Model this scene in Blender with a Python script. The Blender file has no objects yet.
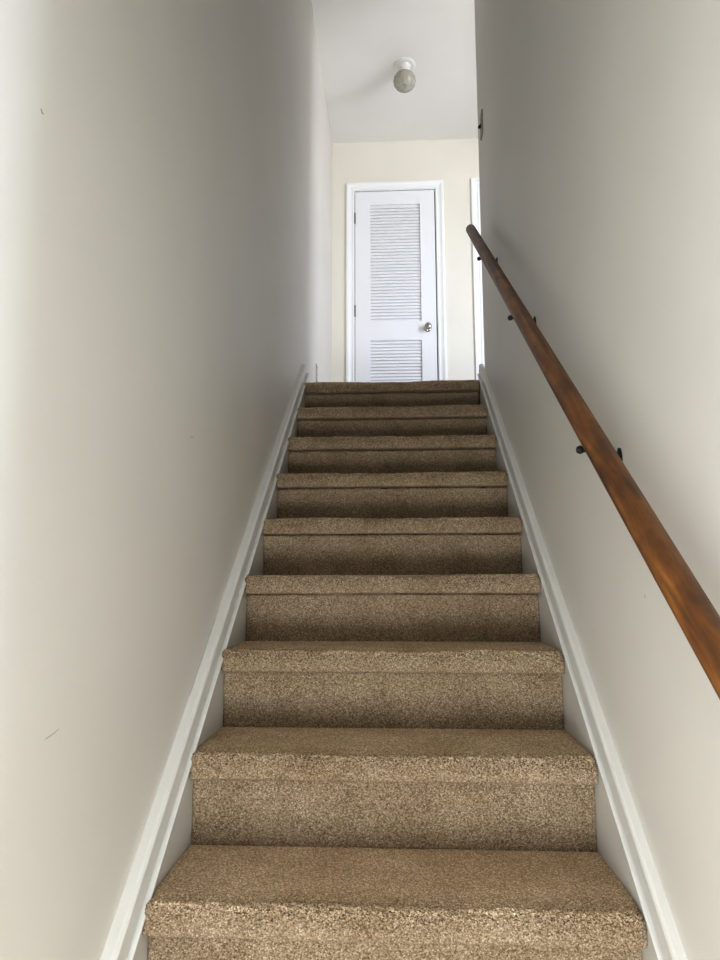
import bpy, bmesh, math, random
import numpy as np
from mathutils import Vector, Matrix

random.seed(4); RNG = np.random.default_rng(7)
scn = bpy.context.scene
COL = scn.collection

# ------------------------------------------------------------------ measures (metres, camera at the origin)
R, T = 0.19, 0.25265              # rise and run of a step
Y1, Z1 = 1.3054, -0.5513          # first step seen whole: riser plane and tread height
XL, XR = -0.4734, 0.4360          # faces of the stair walls
SL, SR = -0.4427, 0.4110          # faces of the stringers
N = 9                             # step N is the landing nose
ZL = Z1 + (N - 1) * R             # landing floor
YN = Y1 + (N - 1) * T
YB = 5.06                         # far wall
ZC = 3.428                        # upper ceiling
ZF = Z1 - 5 * R                   # entry floor
YE = 3.290                        # end of the right wall
LIP = 0.054
SLOPE = R / T

def s2l(c):
    return tuple((v / 255 / 12.92 if v / 255 <= 0.04045 else ((v / 255 + 0.055) / 1.055) ** 2.4) for v in c) + (1.0,)

# ------------------------------------------------------------------ object helpers
def tag(o, label=None, cat=None, group=None, kind=None):
    for k, v in (('label', label), ('category', cat), ('group', group), ('kind', kind)):
        if v: o[k] = v
    return o

def link(name, me, mat=None, parent=None):
    o = bpy.data.objects.new(name, me); COL.objects.link(o)
    if mat: me.materials.append(mat)
    if parent:
        o.parent = parent
        o.matrix_parent_inverse = Matrix.Translation(parent.location).inverted()
    return o

def empty(name, loc):
    o = bpy.data.objects.new(name, None); COL.objects.link(o)
    o.location = loc; o.empty_display_size = 0.1
    return o

def finish(name, bm, mat, parent=None, smooth=False, bevel=0.0, seg=2):
    bmesh.ops.recalc_face_normals(bm, faces=bm.faces[:])
    if bevel:
        ed = [e for e in bm.edges if len(e.link_faces) == 2 and e.calc_face_angle(0) > 0.6]
        bmesh.ops.bevel(bm, geom=ed, offset=bevel, segments=seg, affect='EDGES', clamp_overlap=True)
    me = bpy.data.meshes.new(name); bm.to_mesh(me); bm.free()
    if smooth:
        me.polygons.foreach_set('use_smooth', [True] * len(me.polygons))
        try: me.set_sharp_from_angle(angle=math.radians(40))
        except Exception: pass
    return link(name, me, mat, parent)

def box(bm, x0, x1, y0, y1, z0, z1):
    v = [bm.verts.new(p) for p in ((x0,y0,z0),(x1,y0,z0),(x1,y1,z0),(x0,y1,z0),(x0,y0,z1),(x1,y0,z1),(x1,y1,z1),(x0,y1,z1))]
    for f in ((0,3,2,1),(4,5,6,7),(0,1,5,4),(1,2,6,5),(2,3,7,6),(3,0,4,7)):
        bm.faces.new([v[i] for i in f])

def prism(bm, poly, a, b):
    """closed polygon of 3-D points given by functions a(p) and b(p) for its two ends"""
    A = [bm.verts.new(a(p)) for p in poly]; B = [bm.verts.new(b(p)) for p in poly]
    n = len(poly)
    for i in range(n):
        j = (i + 1) % n
        bm.faces.new((A[i], A[j], B[j], B[i]))
    bm.faces.new(A[::-1]); bm.faces.new(B)

def lathe(bm, prof, c, axis='z', seg=40):
    """prof: (radius, height) pairs; axis x/y/z"""
    rings = []
    def P(r, h, t):
        u, v = r * math.cos(t), r * math.sin(t)
        d = {'z': (u, v, h), 'y': (u, h, v), 'x': (h, u, v)}[axis]
        return (c[0] + d[0], c[1] + d[1], c[2] + d[2])
    for r, h in prof:
        if r < 1e-6: rings.append([bm.verts.new(P(0, h, 0))])
        else: rings.append([bm.verts.new(P(r, h, 2 * math.pi * k / seg)) for k in range(seg)])
    for a, b in zip(rings, rings[1:]):
        for k in range(seg):
            q = (k + 1) % seg
            if len(a) == 1 and len(b) == 1: continue
            if len(a) == 1: bm.faces.new((a[0], b[k], b[q]))
            elif len(b) == 1: bm.faces.new((a[k], a[q], b[0]))
            else: bm.faces.new((a[k], a[q], b[q], b[k]))

def tube(bm, pts, rad, seg=14):
    pts = [Vector(p) for p in pts]; rings = []
    rad = rad if isinstance(rad, (list, tuple)) else [rad] * len(pts)
    prev = None
    for i, p in enumerate(pts):
        d = (pts[min(i + 1, len(pts) - 1)] - pts[max(i - 1, 0)]).normalized()
        if prev is None:
            n = d.orthogonal().normalized()
        else:
            n = (prev - d * prev.dot(d)).normalized()
        prev = n; m = d.cross(n)
        rings.append([bm.verts.new(p + rad[i] * (math.cos(2*math.pi*k/seg) * n + math.sin(2*math.pi*k/seg) * m)) for k in range(seg)])
    for a, b in zip(rings, rings[1:]):
        for k in range(seg):
            q = (k + 1) % seg
            bm.faces.new((a[k], a[q], b[q], b[k]))
    bm.faces.new(rings[0][::-1]); bm.faces.new(rings[-1])

# ------------------------------------------------------------------ materials
def newmat(name):
    m = bpy.data.materials.new(name); m.use_nodes = True
    nt = m.node_tree; b = nt.nodes['Principled BSDF']
    return m, nt, b
def nd(nt, t, **kw):
    n = nt.nodes.new(t)
    for k, v in kw.items():
        if k in n.inputs: n.inputs[k].default_value = v
        else: setattr(n, k, v)
    return n
def ramp(nt, fac, stops):
    r = nt.nodes.new('ShaderNodeValToRGB'); e = r.color_ramp.elements
    while len(e) < len(stops): e.new(0.5)
    for k, (p, c) in enumerate(stops): e[k].position = p; e[k].color = c
    nt.links.new(fac, r.inputs[0]); return r.outputs[0]
def mixc(nt, fac, a, b, mode='MIX'):
    m = nt.nodes.new('ShaderNodeMix'); m.data_type = 'RGBA'; m.blend_type = mode
    for sock, v in ((m.inputs[0], fac), (m.inputs[6], a), (m.inputs[7], b)):
        if hasattr(v, 'is_linked'): nt.links.new(v, sock)
        else: sock.default_value = v
    return m.outputs[2]

def paint(name, rgb, rough=0.6, bump=0.06, scale=260, blotch=0.03):
    m, nt, b = newmat(name)
    geo = nd(nt, 'ShaderNodeNewGeometry')
    n1 = nd(nt, 'ShaderNodeTexNoise', Scale=scale, Detail=3.0)
    n2 = nd(nt, 'ShaderNodeTexNoise', Scale=1.7, Detail=4.0)
    for n in (n1, n2): nt.links.new(geo.outputs['Position'], n.inputs['Vector'])
    base = s2l(rgb); dark = tuple(v * (1 - 2 * blotch) for v in base[:3]) + (1,)
    nt.links.new(ramp(nt, n2.outputs[0], [(0.3, dark), (0.7, base)]), b.inputs['Base Color'])
    bp = nd(nt, 'ShaderNodeBump', Strength=bump, Distance=0.002)
    nt.links.new(n1.outputs[0], bp.inputs['Height']); nt.links.new(bp.outputs[0], b.inputs['Normal'])
    b.inputs['Roughness'].default_value = rough
    return m

M_wall = paint('wall_paint', (222, 217, 207), 0.55, 0.05)
M_back = paint('landing_wall_paint', (233, 228, 214), 0.6, 0.05)
M_ceil = paint('ceiling_paint', (240, 237, 230), 0.9, 0.1, 180)
M_trim = paint('trim_gloss_white', (209, 206, 198), 0.35, 0.03, 90, 0.015)
M_casing = paint('casing_white', (243, 243, 241), 0.35, 0.02, 90, 0.01)
M_door = paint('door_white', (238, 238, 238), 0.4, 0.02, 120, 0.01)
M_floor = paint('entry_floor_tile', (205, 200, 192), 0.5, 0.03, 60)

def carpet():
    m, nt, b = newmat('carpet_pile')
    L = nt.links
    geo = nd(nt, 'ShaderNodeNewGeometry')
    wob = nd(nt, 'ShaderNodeTexNoise', Scale=120.0, Detail=2.0)
    L.new(geo.outputs['Position'], wob.inputs['Vector'])
    add = nd(nt, 'ShaderNodeVectorMath', operation='MULTIPLY_ADD')
    L.new(wob.outputs[1], add.inputs[0]); add.inputs[1].default_value = (0.006,) * 3
    L.new(geo.outputs['Position'], add.inputs[2])
    vo = nd(nt, 'ShaderNodeTexVoronoi', Scale=380.0)                 # tufts of yarn
    L.new(add.outputs[0], vo.inputs['Vector'])
    sep = nd(nt, 'ShaderNodeSeparateColor'); L.new(vo.outputs['Color'], sep.inputs[0])
    col = ramp(nt, sep.outputs[0], [(0.0, s2l((146, 125, 99))), (0.35, s2l((168, 147, 120))), (0.7, s2l((184, 164, 137))), (1.0, s2l((205, 189, 167)))])
    gap = ramp(nt, vo.outputs['Distance'], [(0.0, (1, 1, 1, 1)), (0.45, (0.92, 0.92, 0.92, 1)), (0.85, (0.55, 0.51, 0.46, 1))])
    col = mixc(nt, 1.0, col, gap, 'MULTIPLY')
    att = nd(nt, 'ShaderNodeAttribute', attribute_name='pile')
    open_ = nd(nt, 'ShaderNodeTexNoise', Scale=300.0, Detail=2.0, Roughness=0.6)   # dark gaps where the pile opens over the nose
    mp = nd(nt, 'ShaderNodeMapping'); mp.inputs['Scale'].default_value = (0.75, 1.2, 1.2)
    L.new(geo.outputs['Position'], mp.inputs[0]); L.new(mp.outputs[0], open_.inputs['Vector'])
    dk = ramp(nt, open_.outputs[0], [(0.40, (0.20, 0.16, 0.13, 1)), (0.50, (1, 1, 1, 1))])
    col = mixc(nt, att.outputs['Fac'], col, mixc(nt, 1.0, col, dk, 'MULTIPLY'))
    soil = nd(nt, 'ShaderNodeTexNoise', Scale=6.0, Detail=4.0, Roughness=0.6)
    L.new(geo.outputs['Position'], soil.inputs['Vector'])
    col = mixc(nt, 1.0, col, ramp(nt, soil.outputs[0], [(0.30, (0.78, 0.745, 0.70, 1)), (0.62, (1, 1, 1, 1))]), 'MULTIPLY')
    up_light = nd(nt, 'ShaderNodeAttribute', attribute_name='up_light')          # how far the pile faces up, for painted light on the treads
    flat = ramp(nt, up_light.outputs['Fac'], [(0.0, (0.43, 0.425, 0.415, 1)), (0.5, (0.53, 0.52, 0.51, 1)), (1.0, (0.99, 0.985, 0.97, 1))])  # treads tinted lighter than risers, in place of light from above
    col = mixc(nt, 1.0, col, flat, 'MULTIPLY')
    col = mixc(nt, 1.0, col, ramp(nt, att.outputs['Fac'], [(0.55, (1, 1, 1, 1)), (1.0, (0.84, 0.84, 0.85, 1))]), 'MULTIPLY')  # nose painted darker to offset the low light it catches
    gain = nd(nt, 'ShaderNodeVectorMath', operation='SCALE'); gain.inputs['Scale'].default_value = 1.85
    L.new(col, gain.inputs[0]); col = gain.outputs[0]
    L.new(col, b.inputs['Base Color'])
    b.inputs['Roughness'].default_value = 1.0
    b.inputs['Specular IOR Level'].default_value = 0.1
    bp = nd(nt, 'ShaderNodeBump', Strength=0.5, Distance=0.003); bp.invert = True
    L.new(vo.outputs['Distance'], bp.inputs['Height']); L.new(bp.outputs[0], b.inputs['Normal'])
    return m
M_carpet = carpet()

def wood():
    m, nt, b = newmat('stained_handrail_wood')
    L = nt.links
    tc = nd(nt, 'ShaderNodeTexCoord'); mp = nd(nt, 'ShaderNodeMapping'); mp.inputs['Scale'].default_value = (38, 38, 3.2)
    L.new(tc.outputs['Object'], mp.inputs[0])
    n = nd(nt, 'ShaderNodeTexNoise', Scale=1.0, Detail=6.0, Roughness=0.62, Distortion=0.8); L.new(mp.outputs[0], n.inputs['Vector'])
    mp2 = nd(nt, 'ShaderNodeMapping'); mp2.inputs['Scale'].default_value = (20, 20, 14)
    L.new(tc.outputs['Object'], mp2.inputs[0])
    n2 = nd(nt, 'ShaderNodeTexNoise', Scale=1.0, Detail=4.0); L.new(mp2.outputs[0], n2.inputs['Vector'])
    col = ramp(nt, n.outputs[0], [(0.28, s2l((62, 35, 14))), (0.5, s2l((110, 69, 29))), (0.72, s2l((158, 105, 48)))])
    col = mixc(nt, 1.0, col, ramp(nt, n2.outputs[0], [(0.36, (0.50, 0.46, 0.43, 1)), (0.62, (1.0, 0.96, 0.88, 1))]), 'MULTIPLY')
    L.new(col, b.inputs['Base Color'])
    b.inputs['Roughness'].default_value = 0.5
    bp = nd(nt, 'ShaderNodeBump', Strength=0.08, Distance=0.002); L.new(n.outputs[0], bp.inputs['Height']); L.new(bp.outputs[0], b.inputs['Normal'])
    return m
M_wood = wood()

def metal(name, rgb, rough, metallic=1.0):
    m, nt, b = newmat(name)
    n = nd(nt, 'ShaderNodeTexNoise', Scale=90.0, Detail=3.0)
    tc = nd(nt, 'ShaderNodeTexCoord'); nt.links.new(tc.outputs['Object'], n.inputs['Vector'])
    c = s2l(rgb)
    nt.links.new(ramp(nt, n.outputs[0], [(0.3, tuple(v * .85 for v in c[:3]) + (1,)), (0.7, c)]), b.inputs['Base Color'])
    b.inputs['Metallic'].default_value = metallic; b.inputs['Roughness'].default_value = rough
    return m
M_iron = metal('black_iron', (22, 18, 17), 0.45, 0.3)
M_nickel = metal('satin_nickel', (176, 170, 162), 0.22)
M_steel = metal('hinge_steel', (118, 117, 115), 0.4)
M_bronze = metal('aged_bronze_plate', (150, 140, 118), 0.5, 0.1)
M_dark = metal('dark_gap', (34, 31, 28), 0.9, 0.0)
M_plastic = metal('white_plastic', (232, 230, 224), 0.4, 0.0)
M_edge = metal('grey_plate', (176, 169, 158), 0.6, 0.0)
M_scuff = metal('scuff_grey', (150, 140, 126), 0.9, 0.0)

def globe_mat():
    m, nt, b = newmat('frosted_globe_glass')
    n = nd(nt, 'ShaderNodeTexNoise', Scale=40.0, Detail=2.0)
    tc = nd(nt, 'ShaderNodeTexCoord'); nt.links.new(tc.outputs['Object'], n.inputs['Vector'])
    nt.links.new(ramp(nt, n.outputs[0], [(0.35, s2l((182, 178, 162))), (0.65, s2l((198, 195, 180)))]), b.inputs['Base Color'])
    b.inputs['Roughness'].default_value = 0.25
    b.inputs['Transmission Weight'].default_value = 0.25
    b.inputs['IOR'].default_value = 1.4
    return m
M_globe = globe_mat()

# ------------------------------------------------------------------ room shell
def struct(name, bm, mat, label, cat, **kw):
    return tag(finish(name, bm, mat, **kw), label, cat, kind='structure')

bm = bmesh.new(); box(bm, XL - 0.12, XL, -1.4, YB, ZF, ZC)
wall_left = struct('wall_left', bm, M_wall, 'tall off-white painted wall on the left of the stairs, running up to the landing', 'wall')

RY0 = 0.60
bm = bmesh.new(); box(bm, XR, XR + 0.115, RY0, YE, ZF, ZC)
wall_right = struct('wall_right', bm, M_wall, 'off-white painted wall on the right carrying the wooden handrail', 'wall', bevel=0.003)

# far wall with its two door openings
DX0, DX1, DZ1 = -0.2947 - 0.004, 0.3210 + 0.007, ZL + 2.040 + 0.006     # closet opening
EX0, EX1 = 0.690, 1.45                                                  # second opening
bm = bmesh.new()
def wb(x0, x1, z0, z1): box(bm, x0, x1, YB, YB + 0.12, z0, z1)
wb(XL - 0.12, DX0, ZL, ZC); wb(DX0, DX1, DZ1, ZC); wb(DX1, EX0, ZL, ZC); wb(EX0, EX1, DZ1, ZC); wb(EX1, 3.0, ZL, ZC)
box(bm, XL - 0.12, 3.0, YB + 0.12, YB + 0.14, ZL, ZC)
wall_back = struct('wall_back', bm, M_back, 'cream wall at the far end of the landing, holding the louvred door', 'wall')

# landing room and entry hall around the camera (out of frame, they carry the bounce light)
bm = bmesh.new(); box(bm, XR + 0.115, 3.0, 1.385, 1.5, ZL - 0.25, ZC)
struct('wall_front', bm, M_back, 'landing wall facing the far wall, round the corner to the right', 'wall')
bm = bmesh.new(); box(bm, 3.0, 3.1, 1.385, YB + 0.14, ZL - 0.25, ZC)
struct('wall_landing_right', bm, M_back, 'far right end wall of the upstairs landing', 'wall')
bm = bmesh.new()
box(bm, XL - 0.12, 3.1, -1.52, -1.4, ZF, ZC)
box(bm, 3.0, 3.1, -1.4, RY0, ZF, ZC)
box(bm, XR + 0.115, 3.0, RY0, RY0 + 0.115, ZF, ZC)
struct('wall_entry', bm, M_wall, 'painted walls of the entry hall at the foot of the stairs', 'wall')
bm = bmesh.new(); box(bm, XL - 0.12, 3.1, -1.4, 0.10, 1.08, 1.30); box(bm, XL, XR, 0.10, 0.2, 1.08, ZC)
struct('ceiling_entry', bm, M_ceil, 'lower ceiling and drop over the entry hall at the foot of the stairs', 'ceiling')
bm = bmesh.new(); box(bm, XL - 0.12, 3.1, -1.52, YB + 0.14, ZC, ZC + 0.1)
struct('ceiling', bm, M_ceil, 'flat white ceiling above the landing', 'ceiling')
bm = bmesh.new(); box(bm, XL - 0.12, 3.1, -1.52, RY0 + 0.1, ZF - 0.1, ZF)
struct('floor_entry', bm, M_floor, 'pale floor of the entry hall below the stairs', 'floor')
bm = bmesh.new(); box(bm, XL, 3.0, YN + 0.215, YB, ZL - 0.25, ZL); box(bm, XR + 0.115, 3.0, 1.5, YN + 0.215, ZL - 0.25, ZL); box(bm, SR, XR + 0.115, YE + 0.002, YN + 0.215, ZL - 0.25, ZL)
box(bm, DX0, EX1, YB, YB + 0.12, ZL - 0.25, ZL)
floor = struct('floor', bm, M_carpet, 'brown carpeted floor of the upstairs landing', 'floor')

# ------------------------------------------------------------------ stringers (skirt boards) with moulded cap
def stringer(name, x_wall, x_face, off, y0, y1, label, end_drop):
    s = 1 if x_face > x_wall else -1
    th = abs(x_face - x_wall)
    up = 1.0
    # section: distance below the top edge (vertical), thickness off the wall
    sec = [(0.000, 0.0), (0.000, .45), (0.002, .60), (0.006, .68), (0.040, .76), (0.0415, .72),
           (0.0425, .10), (0.0470, .10), (0.048, .84), (0.050, 1.0), (0.055, 1.0), (0.0565, .90), (0.057, .82), (0.36, .82), (0.36, 0.0)]
    # the board face sits at x_face; the bead stands a little proud of it
    th2 = th / 0.82
    line = lambda y: Z1 + (y - Y1) * SLOPE + off
    bm = bmesh.new()
    prism(bm, sec, lambda p: (x_wall + s * th2 * p[1], y0, line(y0) - p[0]), lambda p: (x_wall + s * th2 * p[1], y1, line(y1) - p[0]))
    return struct(name, bm, M_trim, label, 'skirting', smooth=False)
stringer('trim_1', XL, SL, 0.055, 0.20, YN + 0.100, 'white moulded skirting board rising along the left side of the stairs', 0)
stringer('trim_2', XR, SR, 0.079, RY0 + 0.002, YN + 0.014, 'white moulded skirting board rising along the right side of the stairs', 0)

def baseboard(name, pts, h, label):
    """pts: plan points; the board stands off to the left of travel"""
    sec = [(0, 0), (0.013, 0), (0.013, h - 0.03), (0.010, h - 0.024), (0.009, h - 0.012), (0.004, h - 0.004), (0.003, h), (0, h)]
    bm = bmesh.new()
    for a, b in zip(pts, pts[1:]):
        d = Vector((b[0] - a[0], b[1] - a[1])).normalized(); n = Vector((-d.y, d.x))
        prism(bm, sec, lambda p: (a[0] + n.x * p[0], a[1] + n.y * p[0], ZL + p[1]), lambda p: (b[0] + n.x * p[0], b[1] + n.y * p[0], ZL + p[1]))
    return struct(name, bm, M_trim, label, 'skirting')
baseboard('baseboard_left', [(XL, YB), (XL, YN + 0.101)], 0.088, 'low white baseboard on the left wall of the landing')
baseboard('baseboard_back', [(-0.368, YB), (XL + 0.013, YB)], 0.088, 'low white baseboard on the far wall left of the louvred door')

# ------------------------------------------------------------------ carpeted staircase
def lattice(nu, nv, su, sv):
    """smooth value noise on an nu x nv grid, cell su x sv samples"""
    gu, gv = int(nu / su) + 3, int(nv / sv) + 3
    g = RNG.random((gu, gv)) * 2 - 1
    u = np.arange(nu) / su; v = np.arange(nv) / sv
    iu, iv = u.astype(int), v.astype(int); fu, fv = u - iu, v - iv
    fu = fu * fu * (3 - 2 * fu); fv = fv * fv * (3 - 2 * fv)
    a = g[np.ix_(iu, iv)]; b = g[np.ix_(iu + 1, iv)]; c = g[np.ix_(iu, iv + 1)]; d = g[np.ix_(iu + 1, iv + 1)]
    fu = fu[:, None]; fv = fv[None]
    return (a * (1 - fu) + b * fu) * (1 - fv) + (c * (1 - fu) + d * fu) * fv

def resample(pts, step):
    pts = np.array(pts); seg = np.linalg.norm(np.diff(pts, axis=0), axis=1); s = np.r_[0, np.cumsum(seg)]
    n = max(4, int(s[-1] / step)); t = np.linspace(0, s[-1], n)
    return np.c_[np.interp(t, s, pts[:, 0]), np.interp(t, s, pts[:, 1])], t, s[-1]

def sheet(name, P, NRM, X, disp, pile, parent, shift=None):
    """grid sheet: P (nv,2) profile in y,z; X (nu); disp (nu,nv) along the profile normal"""
    nu, nv = len(X), len(P)
    co = np.empty((nu, nv, 3))
    co[..., 0] = X[:, None]
    co[..., 1] = P[None, :, 0] + disp * NRM[None, :, 0]
    co[..., 2] = P[None, :, 1] + disp * NRM[None, :, 1]
    if shift is not None: co += shift
    me = bpy.data.meshes.new(name)
    idx = np.arange(nu * nv).reshape(nu, nv)
    q = np.stack([idx[:-1, :-1], idx[1:, :-1], idx[1:, 1:], idx[:-1, 1:]], -1).reshape(-1, 4)
    me.vertices.add(nu * nv); me.vertices.foreach_set('co', co.reshape(-1).astype(np.float32))
    me.loops.add(q.size); me.loops.foreach_set('vertex_index', q.reshape(-1).astype(np.int32))
    me.polygons.add(len(q)); me.polygons.foreach_set('loop_start', np.arange(0, q.size, 4, dtype=np.int32))
    me.update(calc_edges=True); me.validate()
    me.polygons.foreach_set('use_smooth', np.ones(len(q), dtype=bool))
    la = me.attributes.new('up_light', 'FLOAT', 'POINT'); la.data.foreach_set('value', np.broadcast_to(np.clip(NRM[:, 1], 0, 1), (nu, nv)).reshape(-1).astype(np.float32))
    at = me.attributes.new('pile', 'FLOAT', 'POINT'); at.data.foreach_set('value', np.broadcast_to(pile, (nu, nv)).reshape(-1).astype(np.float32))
    return link(name, me, M_carpet, parent)

def normals(P):
    d = np.gradient(P, axis=0); d /= np.linalg.norm(d, axis=1)[:, None] + 1e-9
    return np.c_[d[:, 1], -d[:, 0]]

def arc(cy, cz, r, a0, a1, n):
    return [(cy + r * math.cos(math.radians(a0 + (a1 - a0) * k / n)), cz + r * math.sin(math.radians(a0 + (a1 - a0) * k / n))) for k in range(n + 1)]

stairs = empty('staircase', ((SL + SR) / 2, Y1 - 4 * T, ZF))
tag(stairs, 'straight flight of stairs covered in brown cut-pile carpet between two white walls', 'staircase')
OV = 0.032                                                           # the nose stands proud of the riser below
for k in range(-3, N + 1):
    y, z = Y1 + (k - 1) * T, Z1 + (k - 1) * R
    res = 0.0026 if 1 <= k <= 3 else (0.0034 if k in (0, 4, 5) else 0.0045)
    X = np.linspace(SL + 0.001, SR - 0.001, int((SR - SL) / res))
    # tread: from the riser behind, over the rounded nose, back under to the riser
    back = y + T + 0.004 if k < N else y + 0.22
    yf = y - OV
    prof = [(back, z - 0.004), (back - 0.01, z)] + [(yf + 0.021, z)] + arc(yf + 0.021, z - 0.021, 0.021, 90, 180, 8) \
         + arc(yf + 0.009, z - LIP + 0.009, 0.009, 180, 265, 6) + [(y + 0.022, z - LIP + 0.0005)]
    P, t, Ltot = resample(prof, res)
    NR = normals(P)
    nose = np.clip(1 - np.abs(t - (T + 0.004 + OV - 0.004)) / 0.070, 0, 1)           # 1 over the rounded edge
    nu, nv = len(X), len(P)
    tuft = lattice(nu, nv, 1.6, 1.6) * 0.0016 + (RNG.random((nu, nv)) - 0.5) * 0.0016
    wave = lattice(nu, nv, 0.16 / res, 0.06 / res) * 0.0035 + lattice(nu, nv, 0.05 / res, 0.03 / res) * 0.0016
    disp = tuft * (0.5 + 0.9 * nose[None]) + wave * nose[None] ** 0.6
    e = np.minimum(X - X[0], X[-1] - X)
    edge = np.clip(1 - e / 0.012, 0, 1) ** 2
    disp -= edge[:, None] * (0.001 + (0.006 if k < N else 0.002) * nose[None])                               # pile rolls down where it meets the skirting
    sag = -0.004 * np.exp(-((X - (SL + SR) / 2) / 0.2) ** 2)
    disp += sag[:, None] * np.clip(1 - np.abs(t - T) / 0.06, 0, 1)[None]
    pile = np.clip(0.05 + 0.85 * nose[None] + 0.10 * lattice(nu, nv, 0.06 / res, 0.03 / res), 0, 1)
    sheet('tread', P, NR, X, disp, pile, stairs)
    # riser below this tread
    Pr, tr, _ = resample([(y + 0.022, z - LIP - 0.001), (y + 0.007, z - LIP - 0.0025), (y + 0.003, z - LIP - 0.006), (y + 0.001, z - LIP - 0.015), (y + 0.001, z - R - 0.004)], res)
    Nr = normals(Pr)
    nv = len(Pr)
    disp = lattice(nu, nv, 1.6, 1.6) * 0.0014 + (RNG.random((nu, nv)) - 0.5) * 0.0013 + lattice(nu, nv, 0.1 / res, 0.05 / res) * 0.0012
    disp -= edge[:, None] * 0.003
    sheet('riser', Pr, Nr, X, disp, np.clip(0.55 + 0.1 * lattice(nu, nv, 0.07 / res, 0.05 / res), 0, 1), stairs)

# ------------------------------------------------------------------ handrail
RX, RR = 0.357, 0.0222
rail_z = lambda y: 0.7578 * y - 0.698
ye, ys = 3.045, 0.45
hr = empty('handrail', (RX, ys, rail_z(ys)))
tag(hr, 'round stained brown wooden handrail on black iron brackets along the right wall', 'handrail')
L = math.hypot(ye - ys, rail_z(ye) - rail_z(ys))
bm = bmesh.new()
prof = [(0, 0), (RR - 0.004, 0), (RR - 0.001, 0.002), (RR, 0.005)] + [(RR, 0.005 + (L - 0.012) * k / 30) for k in range(1, 31)] + [(RR - 0.001, L - 0.004), (RR - 0.005, L - 0.001), (0, L)]
lathe(bm, prof, (0, 0, 0), 'z', 48)
rail = finish('rail', bm, M_wood, None, smooth=True)
rail.parent = hr
rail.rotation_euler = (-(math.pi / 2 - math.atan(0.7578)), 0, 0)
for yb in (1.358, 2.09, 2.800):
    zr = rail_z(yb); zk = zr - 0.078; zp = zr - 0.098
    bm = bmesh.new()                                                 # arm out of the wall to a ball end, with a stem up to the rail
    tube(bm, [(XR - 0.003, yb, zp), (XR - 0.018, yb, zp), (RX + 0.050, yb, zp + 0.004), (RX + 0.030, yb, zk - 0.004), (RX + 0.018, yb, zk), (RX + 0.004, yb, zk)],
         [.0065, .0055, .0055, .0055, .0055, .0045])
    tube(bm, [(RX + 0.030, yb, zk - 0.003), (RX + 0.024, yb, zk + 0.015), (RX + 0.012, yb + 0.004, zr - RR - 0.004)], [.0055, .005, .005])
    dy = 0.026; dz = dy * 0.7578; cs = math.cos(math.atan(.7578))
    prism(bm, [(0.002, -0.0005), (0.016, 0.004), (0.0175, 0.001), (0.003, -0.0035)],
          lambda p: (RX + p[0], yb - dy, zr - dz - RR / cs + p[1]), lambda p: (RX + p[0], yb + dy, zr + dz - RR / cs + p[1]))
    br = finish('bracket', bm, M_iron, hr, smooth=True)
    bm = bmesh.new()
    lathe(bm, [(0, -0.0085), (0.006, -0.0062), (0.009, 0), (0.006, 0.0062), (0, 0.0085)], (RX + 0.003, yb, zk), 'x', 18)
    finish('knob', bm, M_iron, br, smooth=True)
    bm = bmesh.new()                                                 # oval plate on the wall
    lathe(bm, [(0.014, 0.0), (0.014, -0.003), (0.010, -0.006), (0, -0.007)], (0, 0, 0), 'x', 28)
    for v in bm.verts: v.co.z *= 1.8; v.co += Vector((XR, yb, zp - 0.002))
    finish('wall_plate', bm, M_iron, br, smooth=True)

# ------------------------------------------------------------------ louvred closet door
X0, X1, Zb, Zt = -0.2947, 0.3210, ZL + 0.012, ZL + 2.040
yd = YB + 0.004                                                      # front face of the slab
DT = 0.035
lx0, lx1 = -0.179, 0.208
panels = [(1.949, 2.900), (1.215, 1.800)]
bm = bmesh.new()
box(bm, X0, lx0, yd, yd + DT, Zb, Zt); box(bm, lx1, X1, yd, yd + DT, Zb, Zt)
box(bm, lx0, lx1, yd, yd + DT, panels[0][1], Zt); box(bm, lx0, lx1, yd, yd + DT, panels[1][1], panels[0][0]); box(bm, lx0, lx1, yd, yd + DT, Zb, panels[1][0])
door = tag(finish('door_1', bm, M_door), 'narrow white closet door with two louvred panels at the top of the stairs', 'door', kind='structure')
for z0, z1 in panels:
    bm = bmesh.new()
    n = round((z1 - z0) / 0.0258); p = (z1 - z0) / n
    for i in range(n):
        zc = z0 + (i + 0.5) * p
        a = math.radians(66); hl, ht = 0.0140, 0.003
        c, s = math.cos(a), math.sin(a)
        # slat slopes down towards the room
        poly = [(-hl * c - ht * s, -hl * s + ht * c), (hl * c - ht * s, hl * s + ht * c), (hl * c + ht * s, hl * s - ht * c), (-hl * c + ht * s, -hl * s - ht * c)]
        prism(bm, poly, lambda q: (lx0 - 0.004, yd + 0.0165 + q[0], zc + q[1]), lambda q: (lx1 + 0.004, yd + 0.0165 + q[0], zc + q[1]))
    o = finish('louvre_panel', bm, M_door, door)
bm = bmesh.new()                                                     # knob: rose, neck, ball
kx, kz = 0.2545, 1.8885
lathe(bm, [(0, 0.0), (0.028, 0.0), (0.0285, -0.004), (0.024, -0.008), (0.012, -0.011), (0.011, -0.026), (0.016, -0.030), (0.024, -0.036), (0.0272, -0.046), (0.0255, -0.056), (0.017, -0.063), (0.008, -0.0655), (0, -0.066)], (kx, yd, kz), 'y', 36)
finish('door_knob', bm, M_nickel, door, smooth=True)
bm = bmesh.new(); box(bm, X1 - 0.0005, X1 + 0.0045, yd - 0.001, yd + 0.012, kz - 0.03, kz + 0.03)
finish('latch_plate', bm, M_dark, door, bevel=0.001)
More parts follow.
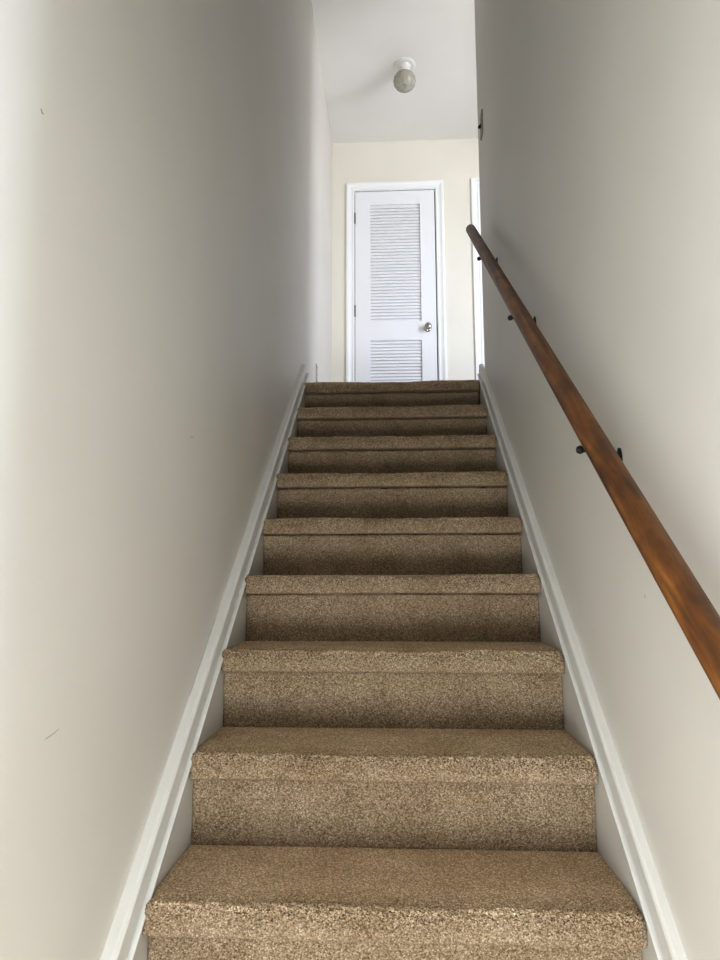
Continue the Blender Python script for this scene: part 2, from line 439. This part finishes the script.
for hz in (2.790, 2.036, 1.22):
    bm = bmesh.new()
    lathe(bm, [(0, -0.047), (0.004, -0.046), (0.0062, -0.0435), (0.0062, 0.0435), (0.004, 0.046), (0, 0.047)], (X0 - 0.002, yd - 0.004, hz), 'z', 16)
    box(bm, X0 - 0.003, X0 + 0.001, yd - 0.002, yd + 0.02, hz - 0.0435, hz + 0.0435)
    finish('hinge', bm, M_steel, door, smooth=True)

def casing(name, x0, x1, zt, w, parent=None, left_only=False):
    """mitred moulded casing round an opening x0..x1, top zt, standing on the landing"""
    # section: distance outward from the opening edge, stand-off from the wall
    sec = [(0.004, 0), (0.004, .009), (0.007, .0115), (0.014, .0115), (0.018, .0085), (0.030, .0095), (0.040, .0135), (0.046, .0175), (w - 0.003, .0175), (w, .0145), (w, 0)]
    bm = bmesh.new()
    rows = []
    for d, t in sec:
        rows.append([bm.verts.new(q) for q in ((x0 - d, YB - t, ZL), (x0 - d, YB - t, zt + d), (x1 + d, YB - t, zt + d), (x1 + d, YB - t, ZL))])
    for a, b in zip(rows, rows[1:]):
        for k in range(3): bm.faces.new((a[k], a[k + 1], b[k + 1], b[k]))
    # jamb lining inside the opening
    box(bm, x0 - 0.004, x0, YB - 0.004, YB + 0.12, ZL, zt); box(bm, x1, x1 + 0.004, YB - 0.004, YB + 0.12, ZL, zt); box(bm, x0 - .004, x1 + .004, YB - 0.004, YB + 0.12, zt, zt + 0.004)
    return finish(name, bm, M_casing, parent)
# jamb sits inside the rough opening by 4 mm
casing('door_casing', X0 - 0.004, X1 + 0.006, Zt + 0.005, 0.064, door)
bm = bmesh.new(); box(bm, DX0, DX1, YB + 0.045, YB + 0.06, ZL, DZ1)  # dark sheet in place of the shade behind the slats and door gaps
finish('dark_backing', bm, M_dark, door)

# second doorway to the right, only its left edge shows
EXa = 0.603 + 0.064
bm = bmesh.new()
box(bm, EXa + 0.003, EX1 - 0.01, yd, yd + DT, Zb, Zt)
for (a0, a1), (b0, b1) in (((EXa + .13, EXa + .65), (ZL + .25, ZL + .85)), ((EXa + .13, EXa + .65), (ZL + 1.05, ZL + 1.9))):
    box(bm, a0, a1, yd - 0.004, yd + 0.001, b0, b1)
door2 = tag(finish('door_2', bm, M_door, bevel=0.0015), 'white casing of a second doorway at the right edge of the far wall', 'door', kind='structure')
casing('door_casing', EXa, EX1 - 0.008, Zt + 0.005 + 0.010, 0.064, door2)

# ------------------------------------------------------------------ globe ceiling light
lx, ly = 0.085, 4.247
lamp = empty('ceiling_light', (lx, ly, ZC))
tag(lamp, 'small unlit globe ceiling light with white round base above the landing', 'ceiling light')
bm = bmesh.new()
lathe(bm, [(0.0, 0), (0.074, 0), (0.075, -0.004), (0.070, -0.009), (0.054, -0.012), (0.047, -0.010), (0.042, -0.020), (0.038, -0.030), (0.0, -0.030)], (lx, ly, ZC), 'z', 48)
finish('base', bm, M_plastic, lamp, smooth=True)
bm = bmesh.new()
lathe(bm, [(0.0, -0.026), (0.035, -0.026), (0.036, -0.052), (0.040, -0.055), (0.040, -0.062), (0.0, -0.062)], (lx, ly, ZC), 'z', 40)
finish('fitter_collar', bm, M_plastic, lamp, smooth=True)
bm = bmesh.new()
gr = 0.0725; gz = ZC - 0.116
prof = [(0.038, 0.0618)] + [(gr * math.sin(a), gr * math.cos(a)) for a in [math.radians(34 + 146 * k / 30) for k in range(1, 30)]] + [(0, -gr)]
lathe(bm, prof, (lx, ly, gz), 'z', 60)
c0 = Vector((lx, ly, gz))
for v in bm.verts:                                                   # shallow ribs pressed into the glass
    d = v.co - c0; r = math.hypot(d.x, d.y)
    if r > 1e-4:
        k = 1 + 0.018 * math.cos(20 * math.atan2(d.y, d.x)) * min(1, r / 0.03)
        v.co = c0 + Vector((d.x * k * 1.02, d.y * k * 1.02, d.z * (0.93 if d.z < 0 else 0.96)))
finish('globe_shade', bm, M_globe, lamp, smooth=True)
bm = bmesh.new(); lathe(bm, [(0, -0.0765), (0.004, -0.076), (0.0065, -0.073), (0.006, -0.070), (0, -0.070)], (0, 0, 0), 'z', 20)
for v in bm.verts: v.co = Matrix.Rotation(math.radians(-34), 4, 'X') @ v.co + Vector((lx, ly, gz + 0.003))   # added nub, stands in for a dark reflection on the globe
finish('dark_nub', bm, M_bronze, lamp, smooth=True)

# ------------------------------------------------------------------ switch and outlet, both seen nearly edge-on
sy, sz = 3.135, 2.195
sw = empty('light_switch', (XR, sy, sz))
tag(sw, 'light switch plate seen edge-on near the top end of the right wall', 'light switch')
def plate(name, xw, s, yc, zc, mat, parent, h=0.122, w=0.072):
    bm = bmesh.new()
    hh, ww = h / 2, w / 2
    def ring(k, off): return [bm.verts.new((xw + s * off, yc + a * (ww - k), zc + b * (hh - k))) for a, b in ((-1,-1),(1,-1),(1,1),(-1,1))]
    r0 = ring(0, 0.0); r1 = ring(0.0, 0.003); r2 = ring(0.004, 0.0062)
    for a, b in ((r0, r1), (r1, r2)):
        for k in range(4): bm.faces.new((a[k], a[(k+1) % 4], b[(k+1) % 4], b[k]))
    bm.faces.new(r2)
    return finish(name, bm, mat, parent, bevel=0.0008)
plate('cover_plate', XR, -1, sy, sz, M_bronze, sw)
bm = bmesh.new()
prism(bm, [(-0.0045, -0.012), (0.0045, -0.012), (0.0045, 0.012), (-0.0045, 0.012)], lambda p: (XR - 0.005, sy + p[0], sz - 0.004 + p[1]), lambda p: (XR - 0.020, sy + p[0] * .7, sz - 0.014 + p[1] * .45))
finish('toggle', bm, M_dark, sw, bevel=0.001)
for dz in (-0.03, 0.03):
    bm = bmesh.new(); lathe(bm, [(0.0035, 0), (0.003, -0.0015), (0, -0.002)], (XR - 0.006, sy, sz + dz), 'x', 12)
    finish('screw', bm, M_bronze, sw, smooth=True)

oy, oz = 4.08, ZL + 0.275
ou = empty('wall_outlet', (XL, oy, oz))
tag(ou, 'small outlet plate seen edge-on low on the left wall past the top step', 'outlet')
plate('cover_plate', XL, 1, oy, oz, M_edge, ou, 0.116, 0.072)  # grey colour stands for the shade on the plate's near edge
for dz in (-0.020, 0.020):
    bm = bmesh.new()
    lathe(bm, [(0.0165, 0.005), (0.0165, 0.0075), (0.015, 0.0085), (0, 0.0085)], (XL, oy, oz + dz), 'x', 24)
    f = finish('socket', bm, M_plastic, ou, smooth=True)
    bm = bmesh.new()
    for dy in (-0.006, 0.006): box(bm, XL + 0.0080, XL + 0.0088, oy + dy - 0.001, oy + dy + 0.001, oz + dz - 0.002, oz + dz + 0.007)
    finish('slot', bm, M_dark, f)

# ------------------------------------------------------------------ small marks on the walls
def mark(x, s, pts, w, parent, name='scuff_mark', mat=None):
    bm = bmesh.new()
    for (a, b) in zip(pts, pts[1:]):
        d = Vector((b[0] - a[0], b[1] - a[1])); n = Vector((-d.y, d.x)).normalized() * w / 2
        v = [bm.verts.new((x + s * 0.0005, q[0], q[1])) for q in ((a[0] - n.x, a[1] - n.y), (b[0] - n.x, b[1] - n.y), (b[0] + n.x, b[1] + n.y), (a[0] + n.x, a[1] + n.y))]
        bm.faces.new(v)
    return finish(name, bm, mat or M_scuff, parent)

MARKS = []  # filled by pixel-measured wall positions
for pts, w, nm in (
    ([(0.836, 0.632), (0.839, 0.628), (0.843, 0.629)], 0.0025, 'nail_hole'),
    ([(0.955, -0.209), (0.975, -0.207), (0.992, -0.203)], 0.0010, 'scratch'),
    ([(1.56, 0.33), (1.575, 0.335), (1.585, 0.333)], 0.0012, 'scratch'),
    ):
    mark(XL, 1, pts, w, wall_left, nm)
mark(XR, -1, [(1.2665, -0.024), (1.2655, -0.030)], 0.0025, wall_right, 'nail_hole')
# flaking paint line where the left skirting meets the wall
line = lambda y: Z1 + (y - Y1) * SLOPE + 0.055
pts = []
y = 1.62
while y < 1.84:
    pts.append((y, line(y) + 0.003 + random.uniform(-0.0015, 0.002))); y += random.uniform(0.012, 0.025)
mark(XL, 1, pts, 0.0026, wall_left, 'paint_crack', M_edge)

# ------------------------------------------------------------------ light
def area(name, loc, look, sx, sy_, power, rgb):
    l = bpy.data.lights.new(name, 'AREA'); l.shape = 'RECTANGLE'; l.size = sx; l.size_y = sy_; l.energy = power; l.color = rgb
    o = bpy.data.objects.new(name, l); COL.objects.link(o); o.location = loc
    o.rotation_euler = (Vector(look) - Vector(loc)).to_track_quat('-Z', 'Y').to_euler()
    return o
area('entry_window_light', (-0.1, -1.36, -0.95), (0.0, 2.0, -0.5), 0.7, 0.9, 46, (0.95, 0.96, 0.93))
area('entry_fill_light', (-0.1, -0.90, -0.75), (0.1, 1.6, -0.45), 0.7, 0.5, 37, (0.78, 0.88, 1.0))  # added fill lamp with no real source, brightens the lower walls
area('entry_side_light', (2.9, 0.215, -0.95), (-0.4, 0.215, -0.95), 0.67, 0.9, 138, (0.68, 0.79, 1.0))
area('landing_window_light', (2.9, 2.35, 2.25), (-0.4, 4.3, 2.1), 1.7, 1.6, 133, (0.88, 0.91, 1.0))
area('landing_fill_light', (1.4, 3.9, 1.6), (0.5, 5.0, 1.6), 0.6, 1.0, 9, (0.36, 0.58, 1.0))  # added fill lamp, no source there, gives the far wall its blue tint

w = bpy.data.worlds.new('World'); scn.world = w; w.use_nodes = True
w.node_tree.nodes['Background'].inputs[0].default_value = (0.9, 0.95, 1.0, 1); w.node_tree.nodes['Background'].inputs[1].default_value = 0.0
scn.view_settings.view_transform = 'Standard'
scn.view_settings.look = 'None'
scn.view_settings.exposure = 0.0
scn.view_settings.gamma = 0.88

# ------------------------------------------------------------------ camera
cam = bpy.data.cameras.new('Camera'); co = bpy.data.objects.new('Camera', cam); COL.objects.link(co)
rt = Vector((0.99866905, 0.05154642, -0.00175733)); up = Vector((0.009149, -0.14351639, 0.98960565)); fw = Vector((-0.05075842, 0.98830462, 0.14379697))
m = Matrix((rt, up, -fw)).transposed().to_4x4()
co.matrix_world = m
cam.sensor_fit = 'VERTICAL'; cam.sensor_height = 36; cam.lens = 697.757 / 960 * 36
cam.clip_start = 0.02
scn.camera = co
